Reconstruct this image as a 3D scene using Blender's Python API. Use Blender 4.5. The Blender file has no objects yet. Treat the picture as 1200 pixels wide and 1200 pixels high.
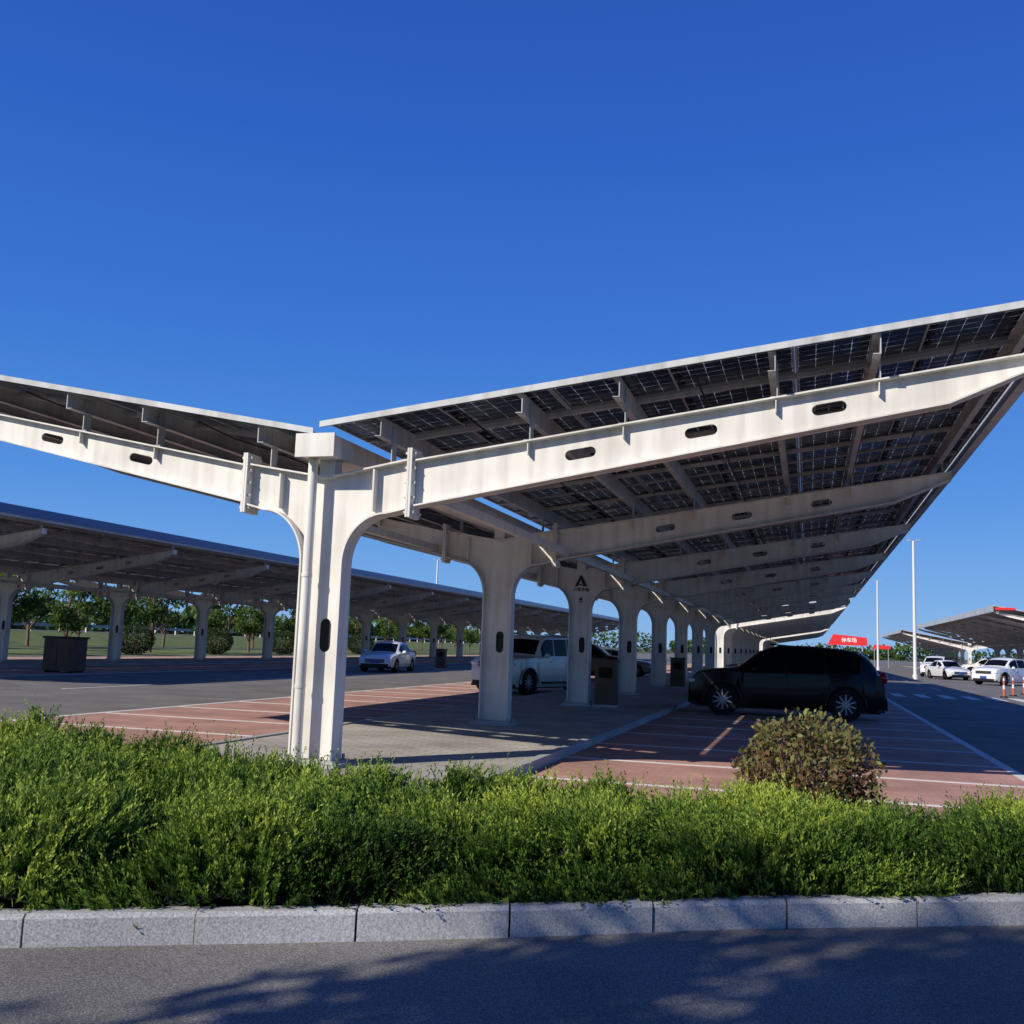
import bpy, bmesh, math, random
import numpy as np
from mathutils import Vector, Matrix
from mathutils.geometry import tessellate_polygon
random.seed(7); rng = np.random.default_rng(7)
R = math.radians
PI = math.pi
scene = bpy.context.scene
col = scene.collection

# ------------------------------------------------------------------ camera frame
YAW, PITCH, ROLL, CAMH = R(16.26), R(7.31), R(2.0), 1.6
cs, sn = math.cos(YAW), math.sin(YAW)
F = Vector((-sn*math.cos(PITCH), cs*math.cos(PITCH), math.sin(PITCH)))
R0 = Vector((cs, sn, 0)); U0 = R0.cross(F)
Rr = R0*math.cos(ROLL) + U0*math.sin(ROLL)
Uu = U0*math.cos(ROLL) - R0*math.sin(ROLL)
cd = bpy.data.cameras.new('camera'); cam = bpy.data.objects.new('camera', cd); col.objects.link(cam)
M = Matrix((Rr, Uu, -F)).transposed().to_4x4(); M.translation = (0, 0, CAMH)
cam.matrix_world = M
cd.lens = 36; cd.sensor_width = 36; cd.clip_end = 6000; cd.clip_start = 0.05
scene.camera = cam
def wp(lat, dep): return (lat*cs - dep*sn, lat*sn + dep*cs)

# ------------------------------------------------------------------ world + sun
SD = Vector((0.95, 1.35, -1.0))
w = bpy.data.worlds.new('World'); scene.world = w; w.use_nodes = True
nt = w.node_tree; bg = nt.nodes['Background']
sky = nt.nodes.new('ShaderNodeTexSky'); sky.sky_type = 'NISHITA'; sky.sun_disc = False
elev = math.atan2(1, math.hypot(.95, 1.35))
sky.sun_elevation = elev; sky.sun_rotation = math.atan2(-.95, -1.35) % (2*math.pi)
sky.air_density = 1.0; sky.dust_density = 0.3; sky.ozone_density = 2.0
tcw = nt.nodes.new('ShaderNodeTexCoord'); sxw = nt.nodes.new('ShaderNodeSeparateXYZ'); nt.links.new(tcw.outputs['Generated'], sxw.inputs[0])
rw = nt.nodes.new('ShaderNodeValToRGB'); e = rw.color_ramp.elements
e[0].position = 0; e[0].color = (.21, .45, .82, 1); e[1].position = 1; e[1].color = (.014, .065, .34, 1)
for p, c in ((.05, (.135, .37, .81)), (.14, (.064, .265, .76)), (.28, (.032, .178, .68)), (.45, (.018, .118, .58)), (.60, (.014, .086, .47))):
    k = e.new(p); k.color = (*c, 1)
nt.links.new(sxw.outputs[2], rw.inputs['Fac'])
scw = nt.nodes.new('ShaderNodeVectorMath'); scw.operation = 'SCALE'; scw.inputs['Scale'].default_value = 10.0
nt.links.new(rw.outputs[0], scw.inputs[0])
mxw = nt.nodes.new('ShaderNodeMix'); mxw.data_type = 'RGBA'; mxw.inputs[0].default_value = .88
nt.links.new(sky.outputs[0], mxw.inputs[6]); nt.links.new(scw.outputs[0], mxw.inputs[7]); nt.links.new(mxw.outputs[2], bg.inputs['Color'])
bg.inputs['Strength'].default_value = 0.10
sl = bpy.data.lights.new('sun', 'SUN'); sl.energy = 5.0; sl.angle = R(.5); sl.color = (1, .93, .80)
so = bpy.data.objects.new('sun', sl); col.objects.link(so); so.rotation_euler = SD.to_track_quat('-Z', 'Y').to_euler()
scene.view_settings.view_transform = 'Standard'; scene.view_settings.look = 'None'; scene.view_settings.exposure = 0

# ------------------------------------------------------------------ materials
def mat(name, c, rough=.6, metal=0., var=0., vscale=3., bump=0., bscale=60., c2=None, coat=0., spec=.5):
    m = bpy.data.materials.new(name); m.use_nodes = True
    n = m.node_tree.nodes; l = m.node_tree.links; b = n['Principled BSDF']
    b.inputs['Base Color'].default_value = (*c, 1); b.inputs['Roughness'].default_value = rough
    b.inputs['Metallic'].default_value = metal; b.inputs['Specular IOR Level'].default_value = spec
    if coat: b.inputs['Coat Weight'].default_value = coat
    tc = n.new('ShaderNodeTexCoord')
    if var or c2:
        t = n.new('ShaderNodeTexNoise'); t.inputs['Scale'].default_value = vscale; t.inputs['Detail'].default_value = 6
        t.inputs['Roughness'].default_value = .65
        l.new(tc.outputs['Object'], t.inputs['Vector'])
        r = n.new('ShaderNodeValToRGB'); r.color_ramp.elements[0].position = .3; r.color_ramp.elements[1].position = .7
        a = c2 if c2 else tuple(x*(1-var) for x in c)
        d = c if c2 else tuple(min(1, x*(1+var)) for x in c)
        r.color_ramp.elements[0].color = (*a, 1); r.color_ramp.elements[1].color = (*d, 1)
        l.new(t.outputs['Fac'], r.inputs['Fac']); l.new(r.outputs[0], b.inputs['Base Color'])
    if bump:
        t2 = n.new('ShaderNodeTexNoise'); t2.inputs['Scale'].default_value = bscale; t2.inputs['Detail'].default_value = 4
        l.new(tc.outputs['Object'], t2.inputs['Vector'])
        bp = n.new('ShaderNodeBump'); bp.inputs['Strength'].default_value = bump; bp.inputs['Distance'].default_value = .01
        l.new(t2.outputs['Fac'], bp.inputs['Height']); l.new(bp.outputs[0], b.inputs['Normal'])
    return m

def steelmat(name, c, rough, grime):
    m = bpy.data.materials.new(name); m.use_nodes = True
    n = m.node_tree.nodes; l = m.node_tree.links; b = n['Principled BSDF']; b.inputs['Roughness'].default_value = rough
    tc = n.new('ShaderNodeTexCoord')
    mp = n.new('ShaderNodeMapping'); mp.inputs['Scale'].default_value = (7, 7, .6); l.new(tc.outputs['Object'], mp.inputs[0])
    t = n.new('ShaderNodeTexNoise'); t.inputs['Scale'].default_value = 1; t.inputs['Detail'].default_value = 5; l.new(mp.outputs[0], t.inputs['Vector'])
    t2 = n.new('ShaderNodeTexNoise'); t2.inputs['Scale'].default_value = 1.1; t2.inputs['Detail'].default_value = 7; l.new(tc.outputs['Object'], t2.inputs['Vector'])
    mu = n.new('ShaderNodeMath'); mu.operation = 'MULTIPLY'; l.new(t.outputs['Fac'], mu.inputs[0]); l.new(t2.outputs['Fac'], mu.inputs[1])
    r = n.new('ShaderNodeValToRGB'); r.color_ramp.elements[0].position = .13; r.color_ramp.elements[1].position = .30
    r.color_ramp.elements[0].color = (*grime, 1); r.color_ramp.elements[1].color = (*c, 1)
    l.new(mu.outputs[0], r.inputs['Fac']); l.new(r.outputs[0], b.inputs['Base Color'])
    return m

def speckle(name, base, lo, hi, scale, rough=.9, bump=.4, patch=.25):
    m = bpy.data.materials.new(name); m.use_nodes = True
    n = m.node_tree.nodes; l = m.node_tree.links; b = n['Principled BSDF']; b.inputs['Roughness'].default_value = rough
    tc = n.new('ShaderNodeTexCoord')
    t = n.new('ShaderNodeTexNoise'); t.inputs['Scale'].default_value = scale; t.inputs['Detail'].default_value = 3
    l.new(tc.outputs['Object'], t.inputs['Vector'])
    r = n.new('ShaderNodeValToRGB'); e = r.color_ramp.elements
    e[0].position = .36; e[0].color = (*lo, 1); e[1].position = .66; e[1].color = (*hi, 1)
    k = e.new(.5); k.color = (*base, 1)
    l.new(t.outputs['Fac'], r.inputs['Fac'])
    t2 = n.new('ShaderNodeTexNoise'); t2.inputs['Scale'].default_value = .7; t2.inputs['Detail'].default_value = 7
    l.new(tc.outputs['Object'], t2.inputs['Vector'])
    mr = n.new('ShaderNodeMapRange'); mr.inputs[1].default_value = .3; mr.inputs[2].default_value = .7
    mr.inputs[3].default_value = 1-patch; mr.inputs[4].default_value = 1+patch
    l.new(t2.outputs['Fac'], mr.inputs[0])
    mx = n.new('ShaderNodeVectorMath'); mx.operation = 'SCALE'
    l.new(r.outputs[0], mx.inputs[0]); l.new(mr.outputs[0], mx.inputs['Scale']); l.new(mx.outputs[0], b.inputs['Base Color'])
    bp = n.new('ShaderNodeBump'); bp.inputs['Strength'].default_value = bump; bp.inputs['Distance'].default_value = .008
    l.new(t.outputs['Fac'], bp.inputs['Height']); l.new(bp.outputs[0], b.inputs['Normal'])
    return m

def brickmat(name, c1, c2, mortar, scale, bw=.5, rh=.25, ms=.012):
    m = bpy.data.materials.new(name); m.use_nodes = True
    n = m.node_tree.nodes; l = m.node_tree.links; b = n['Principled BSDF']; b.inputs['Roughness'].default_value = .85
    tc = n.new('ShaderNodeTexCoord'); t = n.new('ShaderNodeTexBrick')
    t.inputs['Scale'].default_value = scale; t.inputs['Color1'].default_value = (*c1, 1); t.inputs['Color2'].default_value = (*c2, 1)
    t.inputs['Mortar'].default_value = (*mortar, 1); t.inputs['Mortar Size'].default_value = ms
    t.inputs['Brick Width'].default_value = bw; t.inputs['Row Height'].default_value = rh
    l.new(tc.outputs['Object'], t.inputs['Vector'])
    t2 = n.new('ShaderNodeTexNoise'); t2.inputs['Scale'].default_value = .9; t2.inputs['Detail'].default_value = 8
    l.new(tc.outputs['Object'], t2.inputs['Vector'])
    mr = n.new('ShaderNodeMapRange'); mr.inputs[1].default_value = .3; mr.inputs[2].default_value = .7
    mr.inputs[3].default_value = .74; mr.inputs[4].default_value = 1.2
    l.new(t2.outputs['Fac'], mr.inputs[0])
    mx = n.new('ShaderNodeVectorMath'); mx.operation = 'SCALE'
    l.new(t.outputs['Color'], mx.inputs[0]); l.new(mr.outputs[0], mx.inputs['Scale']); l.new(mx.outputs[0], b.inputs['Base Color'])
    return m

def foliage(name, dark, light, third=None, transl=.25, nscale=1.5, namp=.9):
    m = bpy.data.materials.new(name); m.use_nodes = True
    n = m.node_tree.nodes; l = m.node_tree.links; b = n['Principled BSDF']; b.inputs['Roughness'].default_value = .6
    b.inputs['Specular IOR Level'].default_value = .2
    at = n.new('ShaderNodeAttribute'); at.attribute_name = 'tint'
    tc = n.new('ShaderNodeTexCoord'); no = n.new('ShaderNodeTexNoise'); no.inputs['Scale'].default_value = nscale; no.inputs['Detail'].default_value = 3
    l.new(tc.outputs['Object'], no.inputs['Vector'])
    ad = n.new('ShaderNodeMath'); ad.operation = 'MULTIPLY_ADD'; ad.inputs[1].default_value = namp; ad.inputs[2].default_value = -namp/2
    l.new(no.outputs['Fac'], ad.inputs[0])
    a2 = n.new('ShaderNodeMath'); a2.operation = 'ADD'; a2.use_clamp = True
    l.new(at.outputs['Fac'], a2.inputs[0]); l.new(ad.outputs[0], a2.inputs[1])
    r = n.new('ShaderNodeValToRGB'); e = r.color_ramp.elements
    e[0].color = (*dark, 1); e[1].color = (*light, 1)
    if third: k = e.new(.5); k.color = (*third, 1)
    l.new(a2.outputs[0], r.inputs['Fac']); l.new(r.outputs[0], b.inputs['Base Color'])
    tr = n.new('ShaderNodeBsdfTranslucent'); l.new(r.outputs[0], tr.inputs['Color'])
    mx = n.new('ShaderNodeMixShader'); mx.inputs[0].default_value = transl
    l.new(b.outputs[0], mx.inputs[1]); l.new(tr.outputs[0], mx.inputs[2]); l.new(mx.outputs[0], n['Material Output'].inputs['Surface'])
    return m

def pvmat():
    m = bpy.data.materials.new('solar_glass'); m.use_nodes = True
    n = m.node_tree.nodes; l = m.node_tree.links; b = n['Principled BSDF']
    b.inputs['Base Color'].default_value = (.020, .026, .042, 1); b.inputs['Roughness'].default_value = .2
    b.inputs['Specular IOR Level'].default_value = .4
    tc = n.new('ShaderNodeTexCoord'); sx = n.new('ShaderNodeSeparateXYZ'); l.new(tc.outputs['Object'], sx.inputs[0])
    def line(sock, pitch, wd):
        d = n.new('ShaderNodeMath'); d.operation = 'DIVIDE'; d.inputs[1].default_value = pitch; l.new(sock, d.inputs[0])
        f = n.new('ShaderNodeMath'); f.operation = 'FRACT'; l.new(d.outputs[0], f.inputs[0])
        g = n.new('ShaderNodeMath'); g.operation = 'LESS_THAN'; g.inputs[1].default_value = wd; l.new(f.outputs[0], g.inputs[0])
        return g.outputs[0]
    def mxm(a, b_, op='MAXIMUM'):
        q = n.new('ShaderNodeMath'); q.operation = op; l.new(a, q.inputs[0]); l.new(b_, q.inputs[1]); return q.outputs[0]
    a = line(sx.outputs[0], .186, .03); c = line(sx.outputs[1], .186, .03)
    fine = mxm(a, c)
    dia = mxm(line(sx.outputs[0], .186, .09), line(sx.outputs[1], .186, .09), 'MINIMUM')
    no = n.new('ShaderNodeTexNoise'); no.inputs['Scale'].default_value = 3.1; no.inputs['Detail'].default_value = 5; no.inputs['Roughness'].default_value = .75; l.new(tc.outputs['Object'], no.inputs['Vector'])
    mr = n.new('ShaderNodeMapRange'); mr.inputs[1].default_value = .46; mr.inputs[2].default_value = .68; mr.inputs[3].default_value = .10; mr.inputs[4].default_value = 1.; l.new(no.outputs['Fac'], mr.inputs[0])
    fac = mxm(mxm(fine, dia), mr.outputs[0], 'MULTIPLY')
    tr = n.new('ShaderNodeBsdfTranslucent'); tr.inputs['Color'].default_value = (.42, .42, .43, 1)
    tp = n.new('ShaderNodeBsdfTransparent'); tp.inputs['Color'].default_value = (.7, .72, .75, 1)
    ms0 = n.new('ShaderNodeMixShader'); ms0.inputs[0].default_value = .12
    l.new(tr.outputs[0], ms0.inputs[1]); l.new(tp.outputs[0], ms0.inputs[2])
    ms = n.new('ShaderNodeMixShader'); l.new(fac, ms.inputs[0]); l.new(b.outputs[0], ms.inputs[1]); l.new(ms0.outputs[0], ms.inputs[2])
    l.new(ms.outputs[0], n['Material Output'].inputs['Surface'])
    return m

MT = dict(
 steel=steelmat('white_painted_steel', (.74, .715, .66), .42, (.56, .53, .48)),
 galv=steelmat('galvanised_steel', (.46, .47, .485), .5, (.30, .305, .315)),
 alu=mat('aluminium_frame', (.36, .37, .39), .4, .3),
 trim=steelmat('edge_flashing', (.56, .57, .56), .4, (.38, .39, .38)),
 blued=mat('blue_tinted_panel_edge', (.06, .13, .30), .25),
 pv=pvmat(),
 asphalt=speckle('asphalt', (.150, .140, .128), (.08, .075, .07), (.29, .275, .25), 130, patch=.28),
 lotasph=speckle('lot_asphalt', (.165, .155, .142), (.105, .10, .092), (.24, .225, .205), 90, patch=.25),
 granite=speckle('kerb_granite', (.37, .368, .365), (.26, .26, .262), (.49, .485, .475), 90, rough=.8, bump=.2, patch=.22),
 red=brickmat('red_paver', (.52, .285, .23), (.43, .23, .185), (.30, .20, .165), 2.4),
 grey=brickmat('grey_paver', (.46, .425, .375), (.38, .35, .31), (.23, .21, .185), 1.6, ms=.016),
 paint=mat('road_paint', (.80, .79, .76), .8, c2=(.60, .56, .52), vscale=5),
 soil=mat('soil', (.07, .05, .03), .95, var=.3, vscale=6, bump=.6, bscale=25),
 ground=mat('field_ground', (.07, .095, .03), .95, c2=(.13, .12, .055), vscale=.08),
 grass=mat('lawn', (.07, .13, .022), .95, c2=(.17, .18, .055), vscale=.5, bump=.8, bscale=15),
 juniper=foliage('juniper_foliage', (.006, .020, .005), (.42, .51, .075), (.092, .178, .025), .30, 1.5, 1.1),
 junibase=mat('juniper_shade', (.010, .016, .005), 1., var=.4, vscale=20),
 bush=foliage('shrub_foliage', (.18, .055, .045), (.27, .31, .085), (.14, .115, .045), .3, 3),
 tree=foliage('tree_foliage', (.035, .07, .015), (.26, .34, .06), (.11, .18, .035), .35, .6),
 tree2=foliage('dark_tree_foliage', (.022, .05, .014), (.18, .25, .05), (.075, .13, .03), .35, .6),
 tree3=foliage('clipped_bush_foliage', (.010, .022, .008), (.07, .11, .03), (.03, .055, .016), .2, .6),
 bark=mat('bark', (.16, .11, .08), .9, var=.3, vscale=8),
 twig=mat('reddish_twigs', (.30, .16, .12), .8, var=.3, vscale=8),
 black=mat('black_plastic', (.012, .012, .013), .5, spec=.3),
 tyre=mat('tyre_rubber', (.014, .014, .015), .85, spec=.2),
 rim=mat('alloy_rim', (.32, .32, .34), .35, .8),
 glass=mat('car_glass', (.004, .005, .006), .12, spec=.12),
 pdark=mat('dark_car_paint', (.0025, .0025, .004), .28, spec=.25, coat=.12),
 pbeige=mat('silver_beige_car_paint', (.64, .63, .59), .35, .15, coat=.6),
 pwhite=mat('white_car_paint', (.72, .73, .75), .3, coat=.8),
 pgrey=mat('grey_car_paint', (.18, .19, .2), .3, .4, coat=.8),
 lampw=mat('headlight_lens', (.75, .77, .8), .1),
 lampr=mat('taillight_lens', (.35, .01, .01), .15),
 plate=mat('number_plate_blue', (.02, .08, .35), .4),
 kiosk=mat('dark_brown_cabinet', (.095, .055, .035), .6, var=.3),
 bred=mat('red_banner', (.75, .02, .03), .6),
 wtxt=mat('white_lettering', (.85, .85, .85), .6),
 btxt=mat('black_lettering', (.02, .02, .022), .5),
 orange=mat('orange_plastic', (.50, .12, .04), .6),
 lampbody=mat('lamp_post_white', (.7, .7, .7), .4),
)

# ------------------------------------------------------------------ mesh helpers
class MB:
    def __init__(s): s.v = []; s.f = []; s.m = []
    def add(s, vs, fs, mi=0):
        o = len(s.v); s.v += [tuple(v) for v in vs]; s.f += [tuple(i+o for i in f) for f in fs]; s.m += [mi]*len(fs); return s
    def hexa(s, p, mi=0):
        return s.add(p, [(0, 3, 2, 1), (4, 5, 6, 7), (0, 1, 5, 4), (1, 2, 6, 5), (2, 3, 7, 6), (3, 0, 4, 7)], mi)
    def box(s, x0, x1, y0, y1, z0, z1, mi=0):
        return s.hexa([(x0, y0, z0), (x1, y0, z0), (x1, y1, z0), (x0, y1, z0), (x0, y0, z1), (x1, y0, z1), (x1, y1, z1), (x0, y1, z1)], mi)
    def tube(s, a, b, r1, r2=None, n=10, mi=0, cap=True):
        r2 = r1 if r2 is None else r2
        a = Vector(a); b = Vector(b); d = (b-a).normalized()
        u = d.orthogonal().normalized(); w_ = d.cross(u)
        vs = []
        for c, r in ((a, r1), (b, r2)):
            for k in range(n):
                t = 2*math.pi*k/n; vs.append(c + (u*math.cos(t) + w_*math.sin(t))*r)
        fs = [(k, (k+1) % n, n+(k+1) % n, n+k) for k in range(n)]
        if cap: fs += [tuple(reversed(range(n))), tuple(range(n, 2*n))]
        return s.add(vs, fs, mi)
    def plate(s, outer, holes, y0, y1, mi=0):
        loops = [[Vector((x, z, 0)) for x, z in L] for L in [outer]+holes]
        tris = tessellate_polygon(loops); flat = [p for L in loops for p in L]; n = len(flat)
        vs = [(p.x, y0, p.y) for p in flat] + [(p.x, y1, p.y) for p in flat]
        fs = [tuple(t) for t in tris] + [tuple(i+n for i in reversed(t)) for t in tris]
        o = 0
        for L in loops:
            k = len(L)
            for i in range(k):
                a, b = o+i, o+(i+1) % k; fs.append((a, b, b+n, a+n))
            o += k
        return s.add(vs, fs, mi)
    def ribbon(s, path, y0, y1, th, mi=0):
        n = len(path); N = []
        for i in range(n):
            a = path[max(i-1, 0)]; b = path[min(i+1, n-1)]
            dx, dz = b[0]-a[0], b[1]-a[1]; L = math.hypot(dx, dz); N.append((-dz/L, dx/L))
        vs = []
        for (x, z), (nx, nz) in zip(path, N):
            vs += [(x, y0, z), (x, y1, z), (x+nx*th, y1, z+nz*th), (x+nx*th, y0, z+nz*th)]
        fs = []
        for i in range(n-1):
            a = 4*i; b = a+4
            for k in range(4): fs.append((a+k, a+(k+1) % 4, b+(k+1) % 4, b+k))
        fs += [(0, 1, 2, 3), (4*n-1, 4*n-2, 4*n-3, 4*n-4)]
        return s.add(vs, fs, mi)
    def ball(s, c, rx, ry, rz, nu=12, nv=8, mi=0):
        vs = []; fs = []
        for j in range(nv+1):
            ph = math.pi*j/nv
            for i in range(nu):
                th = 2*math.pi*i/nu
                vs.append((c[0]+rx*math.sin(ph)*math.cos(th), c[1]+ry*math.sin(ph)*math.sin(th), c[2]+rz*math.cos(ph)))
        for j in range(nv):
            for i in range(nu): fs.append((j*nu+i, j*nu+(i+1) % nu, (j+1)*nu+(i+1) % nu, (j+1)*nu+i))
        return s.add(vs, fs, mi)
    def mesh(s, name, mats, smooth=None):
        me = bpy.data.meshes.new(name); me.from_pydata(s.v, [], s.f)
        if not isinstance(mats, (list, tuple)): mats = [mats]
        for m in mats: me.materials.append(m)
        me.polygons.foreach_set('material_index', s.m)
        bm = bmesh.new(); bm.from_mesh(me); bmesh.ops.recalc_face_normals(bm, faces=bm.faces); bm.to_mesh(me); bm.free()
        if smooth is not None:
            me.shade_smooth()
            me.set_sharp_from_angle(angle=R(smooth))
        return me
    def build(s, name, mats, parent=None, smooth=None, loc=None):
        return link(name, s.mesh(name, mats, smooth), parent, loc)
def link(name, me, parent=None, loc=None, rot=None):
    o = bpy.data.objects.new(name, me); col.objects.link(o)
    if parent: o.parent = parent
    if loc: o.location = loc
    if rot: o.rotation_euler = rot
    return o
def tag(o, label=None, cat=None, group=None, kind=None):
    if label: o['label'] = label
    if cat: o['category'] = cat
    if group: o['group'] = group
    if kind: o['kind'] = kind
    return o
def empty(name, loc, rz=0):
    o = bpy.data.objects.new(name, None); col.objects.link(o); o.location = loc; o.rotation_euler = (0, 0, rz); o.empty_display_size = .2; return o
def ALL(): return list(bpy.data.objects)
def copy_tree(o, parent=None):
    c = o.copy(); col.objects.link(c); c.parent = parent
    for ch in [x for x in ALL() if x.parent == o]: copy_tree(ch, c)
    return c
def npmesh(name, V, k, material, tint=None):
    me = bpy.data.meshes.new(name); nv = len(V); nf = nv//k
    me.vertices.add(nv); me.vertices.foreach_set('co', V.astype(np.float32).ravel())
    me.loops.add(nv); me.loops.foreach_set('vertex_index', np.arange(nv, dtype=np.int32))
    me.polygons.add(nf); me.polygons.foreach_set('loop_start', np.arange(0, nv, k, dtype=np.int32))
    try: me.polygons.foreach_set('loop_total', np.full(nf, k, dtype=np.int32))
    except Exception: pass
    me.update(calc_edges=True)
    me.materials.append(material)
    if tint is not None:
        a = me.attributes.new('tint', 'FLOAT', 'POINT'); a.data.foreach_set('value', tint.astype(np.float32))
    return me
def unit(a): return a/np.maximum(np.linalg.norm(a, axis=-1, keepdims=True), 1e-9)
def leaves(P, size, up=.3, aspect=.6, tint=None, jitter=.3):
    n = len(P); d = unit(rng.normal(size=(n, 3)) + np.array([0, 0, up])); r = unit(np.cross(d, rng.normal(size=(n, 3))))
    s = size*(1+jitter*rng.normal(size=(n, 1))).clip(.4, 2)
    a = P; b = P + d*s*.5 + r*s*aspect*.5; c = P + d*s; e = P + d*s*.5 - r*s*aspect*.5
    V = np.stack([a, b, c, e], 1).reshape(-1, 3)
    t = np.repeat(tint if tint is not None else rng.random(n), 4)
    return V, t

# ------------------------------------------------------------------ ground
def sheet(name, pts, z, m, kind='structure'):
    me = bpy.data.meshes.new(name); me.from_pydata([(x, y, z) for x, y in pts], [], [tuple(range(len(pts)))]); me.materials.append(m)
    o = link(name, me); o['kind'] = kind; return o
def rect(x0, x1, y0, y1): return [(x0, y0), (x1, y0), (x1, y1), (x0, y1)]
sheet('ground', rect(-3000, 3000, -1500, 4500), -.03, MT['ground'])
sheet('parking_lot', rect(-43, 160, 9.2, 420), 0, MT['lotasph'])

X0, Y0, SP = -5.58, 11.2, 7.25
XL, XR = -31.8, 23.2
KL = [-14, -4, -2.6, -.2, 1.4, 3.3, 12]; KD = [3.3, 5.08, 5.36, 5.81, 6.22, 6.56, 8.0]
BL = [-14, -5.2, -2.35, 0, 3.2, 12]; BD = [13.3, 11.0, 9.8, 8.7, 8.3, 9.6]
kd = lambda l: float(np.interp(l, KL, KD)); bd = lambda l: float(np.interp(l, BL, BD))
pts = [wp(-14, -8), wp(12, -8)] + [wp(l, kd(l)) for l in np.linspace(12, -14, 30)]
sheet('road', pts, -.004, MT['asphalt'])
sheet('parking_apron', rect(-30, 30, 4, 9.3), -.008, MT['lotasph'])
pts = [wp(l, kd(l)+.12) for l in np.linspace(-14, 12, 30)] + [wp(l, bd(l)) for l in np.linspace(12, -14, 30)]
sheet('planting_bed', pts, .09, MT['soil'])
def kerb(name, ls, f, side, h, wd, step):
    mb = MB(); ls = np.arange(ls[0], ls[1], step)
    for a in ls:
        b = a+step-random.uniform(.006, .014)
        fa, fb = f(a), f(b); j = random.uniform(-.008, .008); j2 = random.uniform(-.006, .006); bv = .022
        A = wp(a, fa+j); B = wp(b, fb+j+j2); C_ = wp(b, fb+wd*side+j); D_ = wp(a, fa+wd*side+j)
        A2 = wp(a, fa+j+bv*side); B2 = wp(b, fb+j+j2+bv*side); hh = h + random.uniform(-.006, .006)
        vs = [(*A, -.02), (*B, -.02), (*B, hh-bv), (*A, hh-bv), (*A2, hh), (*B2, hh), (*C_, hh), (*D_, hh), (*C_, -.02), (*D_, -.02)]
        mb.add(vs, [(0, 1, 2, 3), (3, 2, 5, 4), (4, 5, 6, 7), (7, 6, 8, 9), (0, 3, 4, 7, 9), (1, 8, 6, 5, 2)])
    o = mb.build(name, MT['granite']); o['kind'] = 'structure'; return o
kerb('kerb', (-13.87, 12), kd, 1, .155, .13, .82)
kerb('back_kerb', (-13.9, 12), bd, 1, .11, .12, .82)

def bays(xm, half_in, outR, outL, y0, y1, tagn):
    sheet('red_parking_bays', rect(xm+half_in, xm+outR, y0, y1), .006, MT['red'])
    sheet('red_parking_bays', rect(xm-outL, xm-half_in, y0, y1), .006, MT['red'])
    mb = MB()
    mb.box(xm-half_in, xm+half_in, y0, y1, -.01, .11); o = mb.build('median_walkway', MT['grey']); o['kind'] = 'structure'
    mb = MB()
    y = y0
    while y < y1:
        mb.box(xm-half_in-.12, xm-half_in, y, y+.99, -.01, .13); mb.box(xm+half_in, xm+half_in+.12, y, y+.99, -.01, .13); y += 1.0
    mb.box(xm-half_in, xm+half_in, y0-.12, y0, -.01, .13)
    o = mb.build('median_kerb', MT['granite']); o['kind'] = 'structure'
    mb = MB(); z0, z1 = .0065, .010
    n = int((y1-y0)/2.417)
    for k in range(n+1):
        y = y0 + k*2.417
        mb.box(xm+half_in+.12, xm+outR, y-.06, y+.06, z0, z1); mb.box(xm-outL, xm-half_in-.12, y-.06, y+.06, z0, z1)
    mb.box(xm+outR-.0, xm+outR+.15, y0, y1, .004, z1); mb.box(xm-outL-.15, xm-outL, y0, y1, .004, z1)
    o = mb.build('parking_lines', MT['paint']); o['kind'] = 'structure'
bays(X0, 2.1, 8.35, 7.4, 9.9, 64, 'a')
bays(X0, 2.1, 8.35, 7.4, 68, 122, 'b')
bays(XL, 2.1, 7.2, 7.2, 24, 150, 'c')
bays(XR, 2.1, 7.0, 7.0, 60, 200, 'd')
mb = MB()
for k in range(7): mb.box(3.4+k*.95, 3.85+k*.95, 45, 48.6, .004, .008)
for k in range(10): mb.box(6.3, 6.42, 20+k*9, 24+k*9, .004, .008) if not (k in (2, 3)) else None
for k in range(12): mb.box(-18.9, -18.78, 14+k*9, 18+k*9, .004, .008)
o = mb.build('crosswalk_markings', MT['paint']); o['kind'] = 'structure'
sheet('grass_verge', rect(-60, -42, 5, 300), .01, MT['grass'])
mb = MB(); mb.add([(-66, -50, -.02), (-66, 400, -.02), (-72, 400, 1.2), (-72, -50, 1.2), (-95, -50, 1.2), (-95, 400, 1.2), (-105, 400, -.02), (-105, -50, -.02)],
       [(0, 1, 2, 3), (3, 2, 5, 4), (4, 5, 6, 7)])
o = mb.build('embankment', MT['grass']); o['kind'] = 'structure'
mb = MB(); mb.box(-90, -74, -50, 400, 1.2, 1.23); o = mb.build('highway', MT['lotasph']); o['kind'] = 'structure'

# ------------------------------------------------------------------ canopy
PURS = {1: [.8, 2.5, 3.6, 5.25, 6.3, 7.75], -1: [.8, 2.45, 3.6, 5.4, 7.0, 9.2]}
def arcpts(cx, cz, side, rx, rz, n=12):
    return [(side*(cx + rx*(1-math.cos(math.pi/2*k/n))), cz + rz*math.sin(math.pi/2*k/n)) for k in range(n+1)]
def slotpoly(x, z, hw, hh, ang=0, n=6):
    r = min(hw, hh); P = []
    if hw >= hh: cs_ = [(hw-r, 0, -90), (-(hw-r), 0, 90)]
    else: cs_ = [(0, hh-r, 0), (0, -(hh-r), 180)]
    for cx, cz, a0 in cs_:
        for k in range(n+1):
            a = R(a0+180*k/n); P.append((cx+r*math.cos(a), cz+r*math.sin(a)))
    ca, sa = math.cos(ang), math.sin(ang)
    return [(x+p*ca-q*sa, z+p*sa+q*ca) for p, q in P]
SLOPE = {1: .133, -1: .180}
APEX = {1: 4.07, -1: 3.99}
WING = {1: 8.12, -1: 9.62}
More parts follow.
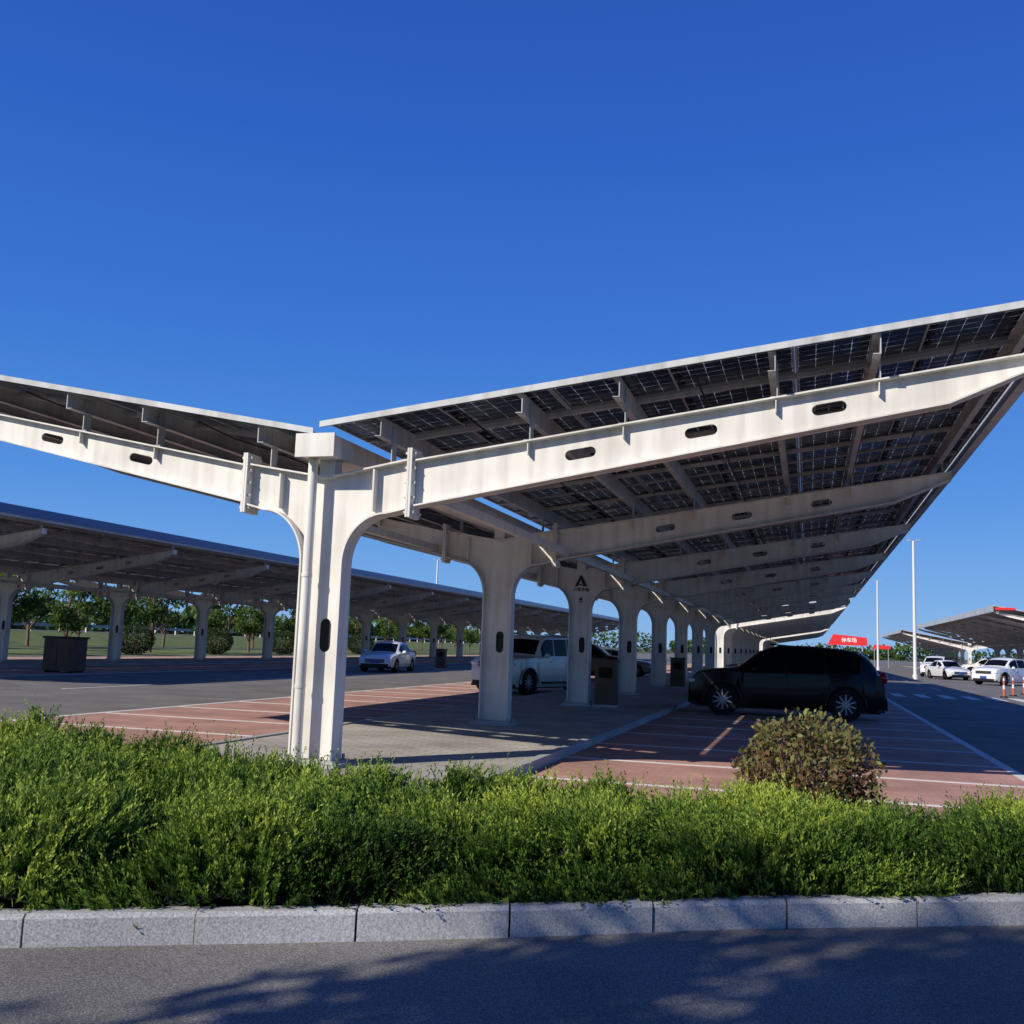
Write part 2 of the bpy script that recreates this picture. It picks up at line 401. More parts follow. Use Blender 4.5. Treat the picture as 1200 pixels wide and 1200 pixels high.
def zt(s, t, dz): return (3.54+.150*t if s > 0 else 3.47+.197*t)+dz
def zb(s, t, dz): return (2.95+.178*t if s > 0 else 2.96+.228*t)+dz
def zr(s, t, dz): return APEX[s]+dz+SLOPE[s]*t
_cache = {}
CW = .255
def column_mesh(dz):
    if ('c', dz) in _cache: return _cache[('c', dz)]
    CZ = 2.47+dz
    Rp = [(CW, .12)] + arcpts(CW, CZ, 1, .55, zb(1, .80, dz)-CZ-.01) + [(1.05, zb(1, 1.05, dz))]
    Lp = [(-CW, .12)] + arcpts(CW, CZ, -1, .55, zb(-1, .80, dz)-CZ-.01) + [(-1.05, zb(-1, 1.05, dz))]
    top = [(1.05, zt(1, 1.05, dz)), (0, 3.5+dz), (-1.05, zt(-1, 1.05, dz))]
    outer = Rp + top + list(reversed(Lp))
    mb = MB(); mb.plate(outer, [slotpoly(0.05, 1.62, .075, .20)], -.012, .012)
    mb.ribbon(Rp, -.14, .14, -.022); mb.ribbon(Lp, -.14, .14, .022)
    mb.ribbon([top[0], top[1], top[2]], -.13, .13, -.02)
    for s in (1, -1):
        x = s*.62
        mb.box(x-.01, x+.01, -.12, -.0125, zb(s, .7, dz)+.02, zt(s, .62, dz)-.03)
    me = mb.mesh('column', MT['steel'], 30); _cache[('c', dz)] = me; return me
def slot_backing_mesh():
    if 'cv' in _cache: return _cache['cv']
    mb = MB(); mb.plate(slotpoly(.05, 1.62, .10, .23), [], .0125, .05); me = mb.mesh('slot_dark_backing', MT['black']); _cache['cv'] = me; return me  # black plate added behind the open slot so it reads as dark
def rafter_mesh(s, dz):
    if ('r', s, dz) in _cache: return _cache[('r', s, dz)]
    T0, T1 = 1.12, WING[s]-.24
    TB = T1-.9
    outer = [(s*T0, zb(s, T0, dz)), (s*TB, zb(s, TB, dz)), (s*T1, zt(s, T1, dz)-.15), (s*T1, zt(s, T1, dz)), (s*T0, zt(s, T0, dz))]
    sl = math.atan((.16 if s > 0 else -.21))
    holes = [slotpoly(s*t, (zb(s, t, dz)+zt(s, t, dz))/2+.01, .18, .06 if s > 0 else .055, sl) for t in ((3.1, 4.45, 5.8) if s > 0 else (2.7, 4.1, 5.5))]
    mb = MB(); mb.plate(outer, holes, -.012, .012)
    mb.ribbon(outer[0:3], -.12, .12, .018*s)
    mb.ribbon([outer[4], outer[3]], -.12, .12, -.018*s)
    mb.box(min(s*T1, s*(T1+.012)), max(s*T1, s*(T1+.012)), -.12, .12, zt(s, T1, dz)-.16, zt(s, T1, dz)+.02)
    for t in PURS[s][1:-1]:
        mb.box(s*t-.006, s*t+.006, -.10, -.0125, zt(s, t, dz)-.17, zt(s, t, dz)-.02)
    me = mb.mesh('rafter', MT['steel'], 12); _cache[('r', s, dz)] = me; return me
def plates_mesh(s, dz):
    if ('p', s, dz) in _cache: return _cache[('p', s, dz)]
    mb = MB()
    for x0, x1 in ((1.055, 1.08), (1.085, 1.115)):
        a, b = sorted((s*x0, s*x1)); mb.box(a, b, -.16, .16, zb(s, 1.08, dz)-.12, zt(s, 1.08, dz)+.14)
    for k in range(5):
        z = zb(s, 1.08, dz)-.06 + k*(zt(s, 1.08, dz)-zb(s, 1.08, dz)+.14)/4
        for y in (-.11, .11): mb.tube((s*1.02, y, z), (s*1.15, y, z), .018, n=6)
    me = mb.mesh('bolted_plate', MT['steel'], 30); _cache[('p', s, dz)] = me; return me
def base_mesh():
    if 'b' in _cache: return _cache['b']
    mb = MB(); mb.box(-.40, .40, -.30, .30, .0, .15); mb.box(-.34, .34, -.22, .22, .15, .18)
    for x in (-.29, .29):
        for y in (-.17, .17): mb.tube((x, y, .18), (x, y, .24), .02, n=6)
    me = mb.mesh('column_base', MT['granite']); _cache['b'] = me; return me
PW = 1.13
def module_into(mb, cx, cy, hx, hy, T, jb=False):
    def bx(x0, x1, y0, y1, z0, z1, mi):
        mb.hexa([T(x, y, z) for x, y, z in ((x0, y0, z0), (x1, y0, z0), (x1, y1, z0), (x0, y1, z0), (x0, y0, z1), (x1, y0, z1), (x1, y1, z1), (x0, y1, z1))], mi)
    b = .022
    bx(cx-hx, cx+hx, cy-hy, cy-hy+b, 0, .035, 1); bx(cx-hx, cx+hx, cy+hy-b, cy+hy, 0, .035, 1)
    bx(cx-hx, cx-hx+b, cy-hy+b, cy+hy-b, 0, .035, 1); bx(cx+hx-b, cx+hx, cy-hy+b, cy+hy-b, 0, .035, 1)
    bx(cx-.011, cx+.011, cy-hy+b, cy+hy-b, .004, .022, 1)
    p = [T(cx-hx+b, cy-hy+b, .026), T(cx+hx-b, cy-hy+b, .026), T(cx+hx-b, cy+hy-b, .026), T(cx-hx+b, cy+hy-b, .026)]
    mb.add(p, [(0, 1, 2, 3)], 0)
    if jb:
        for yy in (-.3, 0, .3): bx(cx+.02, cx+.10, cy+yy-.04, cy+yy+.04, .006, .0255, 2)
        for yy in (-.15, .15):
            bx(cx+.05, cx+.062, cy+yy-.12, cy+yy+.12, -.012-.02*(yy > 0), .0, 2)
MD = {}
for s in (1, -1):
    n_ = 3; t0 = .14; w_ = (WING[s]-.02-t0)/n_
    MD[s] = dict(rows=[(t0+i*w_, t0+(i+1)*w_) for i in range(n_)], hx=w_/2*1.006)
HY = .5645
mbm = MB(); module_into(mbm, 0, 0, MD[1]['hx'], HY, lambda x, y, z: (x, y, z), True); MODULE = mbm.mesh('solar_panel', [MT['pv'], MT['alu'], MT['black']])

def canopy(x, y, n, dz, label, group, parts=False, gutter_pipe=(), blue=False):
    root = empty('solar_carport', (x, y, 0)); tag(root, label, 'carport', group)
    ln = (n-1)*SP; ya, yb = -.42, ln+.42
    for i in range(n):
        c = link('column', column_mesh(dz), root, (0, i*SP, 0))
        link('column_base', base_mesh(), c)
        link('slot_dark_backing', slot_backing_mesh(), c)
        for s in (1, -1):
            r_ = link('rafter', rafter_mesh(s, dz), root, (0, i*SP, 0))
            link('bolted_plate', plates_mesh(s, dz), r_)
        if i in gutter_pipe:
            mb = MB(); yy = -.205; xx = -.135
            mb.tube((xx, yy, .05), (xx, yy, 3.715+dz), .058, n=18)
            for z in (1.0, 2.3): mb.tube((xx, yy, z), (xx, yy, z+.04), .066, n=18)
            mb.build('downpipe', MT['steel'], c, 40)
    for s in (1, -1):
        for t in PURS[s]:
            mb = MB(); zt_ = zr(s, t, dz)-.004; h = .23; zb_ = zt_-h
            mb.box(s*t-.006, s*t+.006, ya+.03, yb-.03, zb_, zt_)
            a, b = sorted((s*t-s*.006, s*t-s*.075)); mb.box(a, b, ya+.03, yb-.03, zb_, zb_+.008)
            mb.box(a, b, ya+.03, yb-.03, zt_-.02, zt_-.012)
            for i in range(n):
                zc = zt(s, t, dz)
                if zc < zt_-.06:
                    mb.box(s*t+.008, s*t+.02, i*SP-.07, i*SP+.07, zc-.001, zt_-.05); mb.box(s*t-.06, s*t+.06, i*SP-.07, i*SP+.07, zc, zc+.012)
            mb.build('purlin', MT['galv'], root)
        E = WING[s]
        if parts:
            for k in range(int((yb-ya)/(2*PW))):
                yy = ya + (k+.5)*2*PW*1.003
                mb = MB(); z0, z1 = zr(s, .3, dz), zr(s, E-.1, dz)
                q = [(s*.3, yy-.02, z0-.062), (s*(E-.1), yy-.02, z1-.062), (s*(E-.1), yy+.02, z1-.062), (s*.3, yy+.02, z0-.062),
                     (s*.3, yy-.02, z0-.003), (s*(E-.1), yy-.02, z1-.003), (s*(E-.1), yy+.02, z1-.003), (s*.3, yy+.02, z0-.003)]
                mb.hexa(q); mb.build('mounting_rail', MT['galv'], root)
            for tt in (1.75, 4.4, 7.1):
                mb = MB(); pts_ = []
                for q in range(int((yb-ya)/.9)): pts_.append((s*(tt+.02*math.sin(q*1.7)), ya+.2+q*.9, zr(s, tt, dz)-.09-.035*abs(math.sin(q*1.3))))
                for a, b in zip(pts_[:-1], pts_[1:]): mb.tube(a, b, .012, n=5, cap=False)
                mb.build('cable_run', MT['black'], root, 60)
        mb = MB()
        for yy0, yy1 in ((ya-.03, ya-.005), (yb+.005, yb+.03)):
            z0, z1 = zr(s, .04, dz), zr(s, E, dz)
            mb.hexa([(s*.04, yy0, z0-.02), (s*E, yy0, z1-.02), (s*E, yy1, z1-.02), (s*.04, yy1, z0-.02),
                     (s*.04, yy0, z0+.05), (s*E, yy0, z1+.05), (s*E, yy1, z1+.05), (s*.04, yy1, z0+.05)])
        zE = zr(s, E, dz); a, b = sorted((s*(E+.002), s*(E+.03)))
        mb.box(a, b, ya-.03, yb+.03, zE-(.24 if s > 0 else .44), zE+.05)
        a2, b2 = sorted((s*(E+.002), s*(E-.09))); zl = zE-(.24 if s > 0 else .44)
        mb.box(a2, b2, ya-.03, yb+.03, zl, zl+.012)
        mb.build('edge_trim', MT['trim'], root)
        if blue and s > 0:
            mb = MB(); mb.box(E+.032, E+.06, ya-.03, yb+.03, zE-.16, zE+.13); mb.build('blue_edge_strip', MT['blued'], root)
        mb = MB(); t = 1.3
        mb.box(s*t-.05, s*t+.05, .13, ln-.13, zb(s, t, dz)+.05, zb(s, t, dz)+.17); mb.build('tie_beam', MT['steel'], root)
        nc = int((yb-ya)/PW); pw = (yb-ya)/nc; ang = math.atan(SLOPE[s])
        rest = MB(); hx = MD[s]['hx']
        for k in range(nc):
            for (ta, tb) in MD[s]['rows']:
                tc = (ta+tb)/2; cy = ya+(k+.5)*pw
                if parts and s > 0 and k < 33:
                    link('solar_panel', MODULE, root, (s*tc, cy, zr(s, tc, dz)+.003), (0, -s*ang, 0))
                else:
                    ca, sa = math.cos(ang), math.sin(ang)
                    module_into(rest, 0, 0, hx, pw/2-.001, lambda px, py, pz, tc=tc, cy=cy: (s*tc + px*ca, cy+py, zr(s, tc, dz)+.003 + s*px*sa + pz*ca))
        if rest.v:
            o = rest.build('solar_panel_array', [MT['pv'], MT['alu']], root); o['kind'] = 'stuff'
    mb = MB(); g0, g1 = -.22, .22
    for a, b, c_, d in ((g0, g1, 3.72, 3.74), (g0, g0+.015, 3.74, 3.97), (g1-.015, g1, 3.74, 3.97)):
        mb.box(a, b, ya-.02, yb+.02, c_+dz, d+dz)
    mb.box(g0-.03, g1+.03, ya-.045, ya-.021, 3.70+dz, 3.98+dz)
    for i in range(n): mb.box(-.1, .1, i*SP-.1, i*SP+.1, 3.5+dz, 3.72+dz)
    mb.build('gutter', MT['steel'], root)
    return root
main = canopy(X0, Y0, 8, 0, 'nearest white steel Y-shaped solar carport, its bolted front frame filling the middle', None, True, (0,))
canopy(X0, Y0+57.5, 8, 0, 'solar carport continuing the nearest row, seen beyond the end of its roof', None, False, ())
canopy(X0, Y0+57.5+60, 7, 0, 'small far solar carport at the end of the nearest row, behind two others', None)
LY = 20.4
canopy(XL, LY, 18, .05, 'long unbroken solar carport across the left aisle with slender columns', None, blue=True)
rc = canopy(XR, 86, 9, 0, 'dark-roofed solar carport at the right edge beyond the small white cars', None)
zc_ = zr(-1, WING[-1], 0)
mb = MB(); mb.box(-WING[-1]+.1, -WING[-1]+1.5, -.56, -.47, zc_-.30, zc_-.12); mb.build('red_corner_strip', MT['bred'], rc)
canopy(XR, 168, 7, 0, 'far low solar carport just right of the nearer tall lamp mast', None)
canopy(49, 120, 7, 0, 'farthest solar carport at right, one row behind the one at the edge', None)

def flatpoly(polys, y, name, m, parent, loc):
    mb = MB()
    for P in polys: mb.plate(P, [], y, y-.004)
    o = mb.build(name, m, parent); o.location = loc; return o
cols = [o for o in main.children if o.name.startswith('column')]
cols.sort(key=lambda o: o.location.y)
c3 = cols[2]
A = [[(-.20, -.14), (-.11, -.14), (.03, .14), (-.02, .23)], [(.01, .23), (.06, .14), (.20, -.14), (.08, -.14), (.0, .02)], [(-.11, -.05), (.02, -.07), (.13, -.14), (-.05, -.10)]]
A = [[(x*.82, z*.82) for x, z in P] for P in A]
flatpoly(A, -.02, 'logo_mark', MT['btxt'], c3, (0, 0, 3.22))
def text_mesh(body, size, name, m, parent, loc, rot, ext=.003, off=0.):
    cu = bpy.data.curves.new(name, 'FONT'); cu.body = body; cu.size = size; cu.align_x = 'CENTER'; cu.align_y = 'CENTER'; cu.extrude = ext; cu.offset = off
    t = bpy.data.objects.new('tmp', cu); col.objects.link(t); dg = bpy.context.evaluated_depsgraph_get()
    me = bpy.data.meshes.new_from_object(t.evaluated_get(dg)); bpy.data.objects.remove(t)
    me.materials.clear(); me.materials.append(m)
    return link(name, me, parent, loc, rot)
text_mesh('八维装备', .105, 'company_lettering', MT['btxt'], c3, (0, -.02, 3.02), (math.pi/2, 0, 0), off=.001)
flatpoly([[(-.045, -.08), (.045, -.08), (.045, -.05), (-.045, -.05)], [(-.055, -.03), (.055, -.03), (.0, .07)]], -.02, 'small_emblem', MT['btxt'], c3, (0, 0, 2.78))

# ------------------------------------------------------------------ juniper bed
def make_juniper():
    ncl = 170
    cl = rng.uniform(-7.5, 7.5, ncl*6); cdp = rng.uniform(0, 1, ncl*6)
    cdw = np.interp(cl, KL, KD)+.25 + cdp*(np.interp(cl, BL, BD)-np.interp(cl, KL, KD)-.5)
    keep = []
    for i in range(len(cl)):
        if all((cl[i]-cl[j])**2+(cdw[i]-cdw[j])**2 > .25 for j in keep): keep.append(i)
        if len(keep) >= ncl: break
    C = np.stack([cl[keep], cdw[keep]], 1); CR = rng.uniform(.30, .52, len(keep)); CH = rng.uniform(.60, 1.16, len(keep)); CT = rng.normal(size=len(keep))*.12
    LEAN = rng.normal(size=(len(keep), 2))*.38
    def H(l, d, full=False):
        e = np.minimum((d-np.interp(l, KL, KD)-.10), (np.interp(l, BL, BD)-d)+.05)
        edge = np.clip(e/.32, 0, 1); edge = np.sqrt(np.clip(1-(1-edge)**2, 0, 1))
        dd = np.sqrt((l[:, None]-C[None, :, 0])**2 + (d[:, None]-C[None, :, 1])**2)/CR[None]
        dm = np.sqrt(np.clip(1-np.clip(dd, 0, 1)**2, 0, 1))*CH[None]
        dome = dm.max(1)
        base = np.interp(l, [-6, -2, 0, 3, 7], [.60, .51, .44, .38, .39])
        h = .09 + base*edge*(.27+.67*dome)
        if full: return h, dome, dm.argmax(1), dd.min(1)
        return h
    n = 40000
    l = rng.uniform(-6.6, 6.8, n); q = rng.random(n); a = np.interp(l, KL, KD)+.10; b = np.interp(l, BL, BD)
    q = np.where(rng.random(n) < .30, q*.12, q)
    d = a + q*(b-a)
    ok = (np.abs(l) < d*.56+.4); l, d = l[ok], d[ok]; n = len(l)
    h, dome, ci, ddm = H(l, d, True); g = .03
    nx = -(H(l+g, d)-H(l-g, d))/(2*g); ny = -(H(l, d+g)-H(l, d-g))/(2*g)
    N = unit(np.stack([nx.clip(-2, 2), ny.clip(-3, 3), np.ones(n)], 1))
    depth_in = rng.random(n)**2*.13
    P = np.stack([l, d, h], 1) - N*depth_in[:, None]
    P[P[:, 2] < .09, 2] = .09
    rad_c = np.stack([l-C[ci, 0], d-C[ci, 1], np.full(n, .32)], 1)
    ax = unit(unit(rad_c)*.55 + N*.25 + np.array([0, 0, .75]) + np.concatenate([LEAN[ci], np.zeros((n, 1))], 1) + rng.normal(size=(n, 3))*.22)
    Ln = rng.uniform(.13, .26, n)*(1-.3*(depth_in/.13)); Ln = np.where(rng.random(n) < .05, Ln*1.35, Ln); m = 22
    s_ = (np.arange(m)+.3)/m
    u = unit(np.cross(ax, rng.normal(size=(n, 3)))); v = np.cross(ax, u)
    side = np.where(np.arange(m) % 2 == 0, 1., -1.)[None, :, None]
    ang = rng.normal(size=(n, m))*.8
    bend = rng.normal(size=(n, 3))*.5 - np.array([0, 0, .15])
    cen = P[:, None] - ax[:, None]*.03 + ax[:, None]*(Ln[:, None, None]*s_[None, :, None]) + bend[:, None]*(Ln[:, None, None]*(s_**2)[None, :, None])*.45
    rad = (u[:, None]*np.cos(ang)[..., None] + v[:, None]*np.sin(ang)[..., None])*side
    ll = (.066*(1-.66*s_))[None, :, None]*rng.uniform(.7, 1.3, (n, m, 1))
    dr = unit(rad*.55 + ax[:, None]*1.)
    wd = unit(np.cross(dr, rng.normal(size=(n, m, 3))))*.0060
    tip = cen + dr*ll
    V = np.stack([cen-wd*.6, cen+dr*ll*.5+wd, tip, cen+dr*ll*.5-wd], 2).reshape(-1, 3)
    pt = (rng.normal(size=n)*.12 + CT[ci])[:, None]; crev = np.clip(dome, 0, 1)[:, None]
    tint = .04 + .43*s_[None] + pt + .40*crev - (depth_in[:, None]*2.2)  # frond tips paler; hollows between clumps and inner fronds get painted shade
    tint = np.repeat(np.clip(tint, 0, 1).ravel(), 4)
    W = np.stack([V[:, 0]*cs - V[:, 1]*sn, V[:, 0]*sn + V[:, 1]*cs, V[:, 2]], 1)
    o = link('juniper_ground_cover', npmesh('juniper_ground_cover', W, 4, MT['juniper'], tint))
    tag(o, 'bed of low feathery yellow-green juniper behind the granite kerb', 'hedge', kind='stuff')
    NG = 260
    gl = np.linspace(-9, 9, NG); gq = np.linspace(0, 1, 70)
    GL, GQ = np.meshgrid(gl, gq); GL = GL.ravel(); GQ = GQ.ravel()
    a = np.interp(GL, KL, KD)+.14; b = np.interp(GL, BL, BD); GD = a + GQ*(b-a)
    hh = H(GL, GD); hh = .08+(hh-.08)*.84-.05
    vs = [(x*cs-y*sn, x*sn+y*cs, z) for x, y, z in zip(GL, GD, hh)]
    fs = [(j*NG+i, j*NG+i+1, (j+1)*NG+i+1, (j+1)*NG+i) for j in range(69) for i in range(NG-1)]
    me = bpy.data.meshes.new('inner_shade_mound'); me.from_pydata(vs, [], fs); me.materials.append(MT['junibase']); me.shade_smooth()  # added dark mound under the fronds; its near-black colour stands in for inner shade
    k = link('inner_shade_mound', me, o)
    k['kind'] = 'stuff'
make_juniper()

# ------------------------------------------------------------------ shrubs & trees
def bush(name, loc, rx, rz, nleaf, size, m, label, cat='shrub', group=None, seed=1, nst=14, stem='bark', pw=.5, rough=1.):
    r_ = np.random.default_rng(seed)
    root = empty(name, loc); tag(root, label, cat, group)
    d = unit(r_.normal(size=(nleaf, 3))); rad = (.4+.6*r_.random(nleaf)**pw)
    lump = 1+rough*(.12*np.sin(d[:, 0]*5+seed)*np.cos(d[:, 1]*4+1)+.08*np.sin(d[:, 2]*7+d[:, 0]*6+seed*2)+.06*np.sin(d[:, 0]*13+d[:, 1]*11)+.05*r_.normal(size=nleaf))
    P = d*(rad*lump)[:, None]*np.array([rx, rx, rz]) + np.array([0, 0, rz*.98])
    P = P[P[:, 2] > .05]
    V, t = leaves(P, size, .6, .55, tint=np.clip(r_.random(len(P))*.6+.55*(P[:, 2]/(2*rz))-.18, 0, 1))
    link('foliage', npmesh(name+'_foliage', V, 4, m, t), root)
    mb = MB()
    for k in range(nst):
        a = r_.uniform(0, 6.28); e = (rx*.8*math.cos(a)*r_.uniform(.3, 1.15), rx*.8*math.sin(a)*r_.uniform(.3, 1.15), rz*r_.uniform(1.1, 1.75))
        mid = (e[0]*.5, e[1]*.5, e[2]*.45)
        mb.tube((r_.uniform(-.08, .08), r_.uniform(-.08, .08), 0), mid, .012*rx/.6, .008*rx/.6, 5); mb.tube(mid, e, .008*rx/.6, .002, 5)
    mb.build('stems', MT[stem], root)
    return root
bx_, by_ = wp(2.44, 8.45)
bush('round_shrub', (bx_, by_, .05), .56, .53, 7600, .046, MT['bush'], 'rounded green and reddish shrub standing above the juniper, right of centre', seed=3, nst=90, stem='twig', pw=.46, rough=.85)
def tree_meshes(seed, h, cr, nleaf, leaf, m, clumps=26, c0=.45):
    r_ = np.random.default_rng(seed); mb = MB()
    pts = [Vector((0, 0, 0))]
    for k in range(5): pts.append(pts[-1] + Vector((r_.normal()*.03*h/5, r_.normal()*.03*h/5, h*.8/5)))
    for k in range(5): mb.tube(pts[k], pts[k+1], h*.022*(1-k*.17), h*.022*(1-(k+1)*.17), 8)
    cen = []
    for k in range(clumps):
        a = r_.uniform(0, 6.28); f = r_.random(); z = h*(c0+(.97-c0)*f); rr = cr*math.sqrt(max(.05, 1-((f-.4)/.68)**2))*r_.uniform(.35, .95)
        c = Vector((rr*math.cos(a), rr*math.sin(a), z)); cen.append(c)
        s = pts[min(4, 1+int(f*4))]; mid = s.lerp(c, .5)+Vector((0, 0, h*.02))
        mb.tube(s, mid, h*.007, h*.004, 5, cap=False); mb.tube(mid, c, h*.004, h*.0015, 5, cap=False)
    tm = mb.mesh('trunk', MT['bark'], 50)
    P = []; T = []
    for c in cen:
        k = nleaf//clumps; rad = cr*r_.uniform(.28, .48)
        q = unit(r_.normal(size=(k, 3)))*(r_.random((k, 1))**.5)*rad*np.array([1, 1, .7]) + np.array(c)
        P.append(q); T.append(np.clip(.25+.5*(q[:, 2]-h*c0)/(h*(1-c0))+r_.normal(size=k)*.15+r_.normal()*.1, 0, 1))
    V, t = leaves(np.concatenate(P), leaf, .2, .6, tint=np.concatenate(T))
    return tm, npmesh('crown', V, 4, m, t)
TV = [tree_meshes(11, 5.2, 1.5, 2800, .22, MT['tree'], 22, .34), tree_meshes(12, 5.8, 1.7, 2800, .22, MT['tree2'], 24, .32), tree_meshes(13, 4.6, 1.3, 2400, .2, MT['tree'], 18, .38)]
def tree(v, loc, sc, label, group=None, rz=0):
    root = empty('broadleaf_tree', loc, rz); tag(root, label, 'tree', group); root.scale = (sc,)*3
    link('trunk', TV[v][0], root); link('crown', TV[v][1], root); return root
yy = 38.; k = 0
while yy < 150:
    tree(k % 3, (-48 + random.uniform(-2.5, 2.5), yy, 0), random.uniform(.75, 1.3), 'young broadleaf tree in the grass verge behind the left carport', 'trees in the left verge', random.uniform(0, 6)); k += 1
    yy += random.uniform(4.5, 10)
yy = 44.; k = 1
while yy < 160:
    tree(k % 3, (-60+random.uniform(-4, 4), yy, 0), random.uniform(1.0, 1.6), 'bushier tree in the back line below the embankment at left', 'back line of trees below the embankment', random.uniform(0, 6)); k += 2
    yy += random.uniform(4, 8)
for i, (x, y) in enumerate([(-42.6, 58.3), (-42.6, 68), (-42.6, 78.5), (-42.5, 94)]):
    lab = ['leftmost of the clipped round bushes seen between the left carport columns', 'clipped round bush, second from the left between the left carport columns', 'clipped round bush, third from the left between the left carport columns', 'clipped round bush just left of the small white car'][i]
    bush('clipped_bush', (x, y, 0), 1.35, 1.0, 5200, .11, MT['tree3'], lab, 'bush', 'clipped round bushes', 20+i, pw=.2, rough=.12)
TS = tree_meshes(31, 8.2, 1.55, 5600, .15, MT['tree'], 26, .62)
for (lt, dp, lab) in [(1.2, 4.9, 'leafy street tree across the road whose shade falls on the middle of the kerb'), (-3.8, 2.0, 'leafy street tree whose shade darkens the lower left road'), (3.6, 4.2, 'leafy street tree whose shade darkens the lower right road')]:
    px_, py_ = wp(lt, dp)
    root = empty('street_tree', (px_-6.5, py_-9.2, 0), random.uniform(0, 6)); tag(root, lab, 'tree')
    link('trunk', TS[0], root); link('crown', TS[1], root)
def woodland():
    P = []
    for (x0, x1, y, h) in [(-330, -60, 420, 11), (-60, 60, 470, 7), (60, 330, 430, 11)]:
        n = 5200; x = rng.uniform(x0, x1, n); top = h*(.65+.35*np.sin(x*.11)*np.cos(x*.037+1)) + rng.normal(size=n)*.8
        P.append(np.stack([x, y+rng.uniform(-10, 10, n), rng.random(n)**.8*top], 1))
    n = 12000; y = rng.uniform(20, 400, n); top = 7*(.65+.35*np.sin(y*.13)*np.cos(y*.047)) + rng.normal(size=n)*.6
    P.append(np.stack([-118+rng.uniform(-6, 6, n), y, 0.2+rng.random(n)**.8*top], 1))
    P = np.concatenate(P); V, t = leaves(P, 1.3, .2, .8, tint=np.clip(P[:, 2]/10+rng.normal(size=len(P))*.15, 0, 1))
    o = link('distant_woodland', npmesh('distant_woodland', V, 4, MT['tree2'], t)); tag(o, 'distant belt of green trees along the horizon', 'woodland', kind='stuff')
woodland()
gr = empty('guard_rail', (-73, 0, 1.2)); tag(gr, 'pale guard rail along the raised road behind the trees at left', 'guard rail')
mb = MB(); mb.box(-.03, .03, 20, 300, .5, .8); mb.build('rail', MT['galv'], gr)
mb = MB(); mb.box(-.06, .06, -.06, .06, 0, .85); pm = mb.mesh('post', MT['lampbody'])
for k in range(70): link('post', pm, gr, (-.1, 20+k*4, 0))

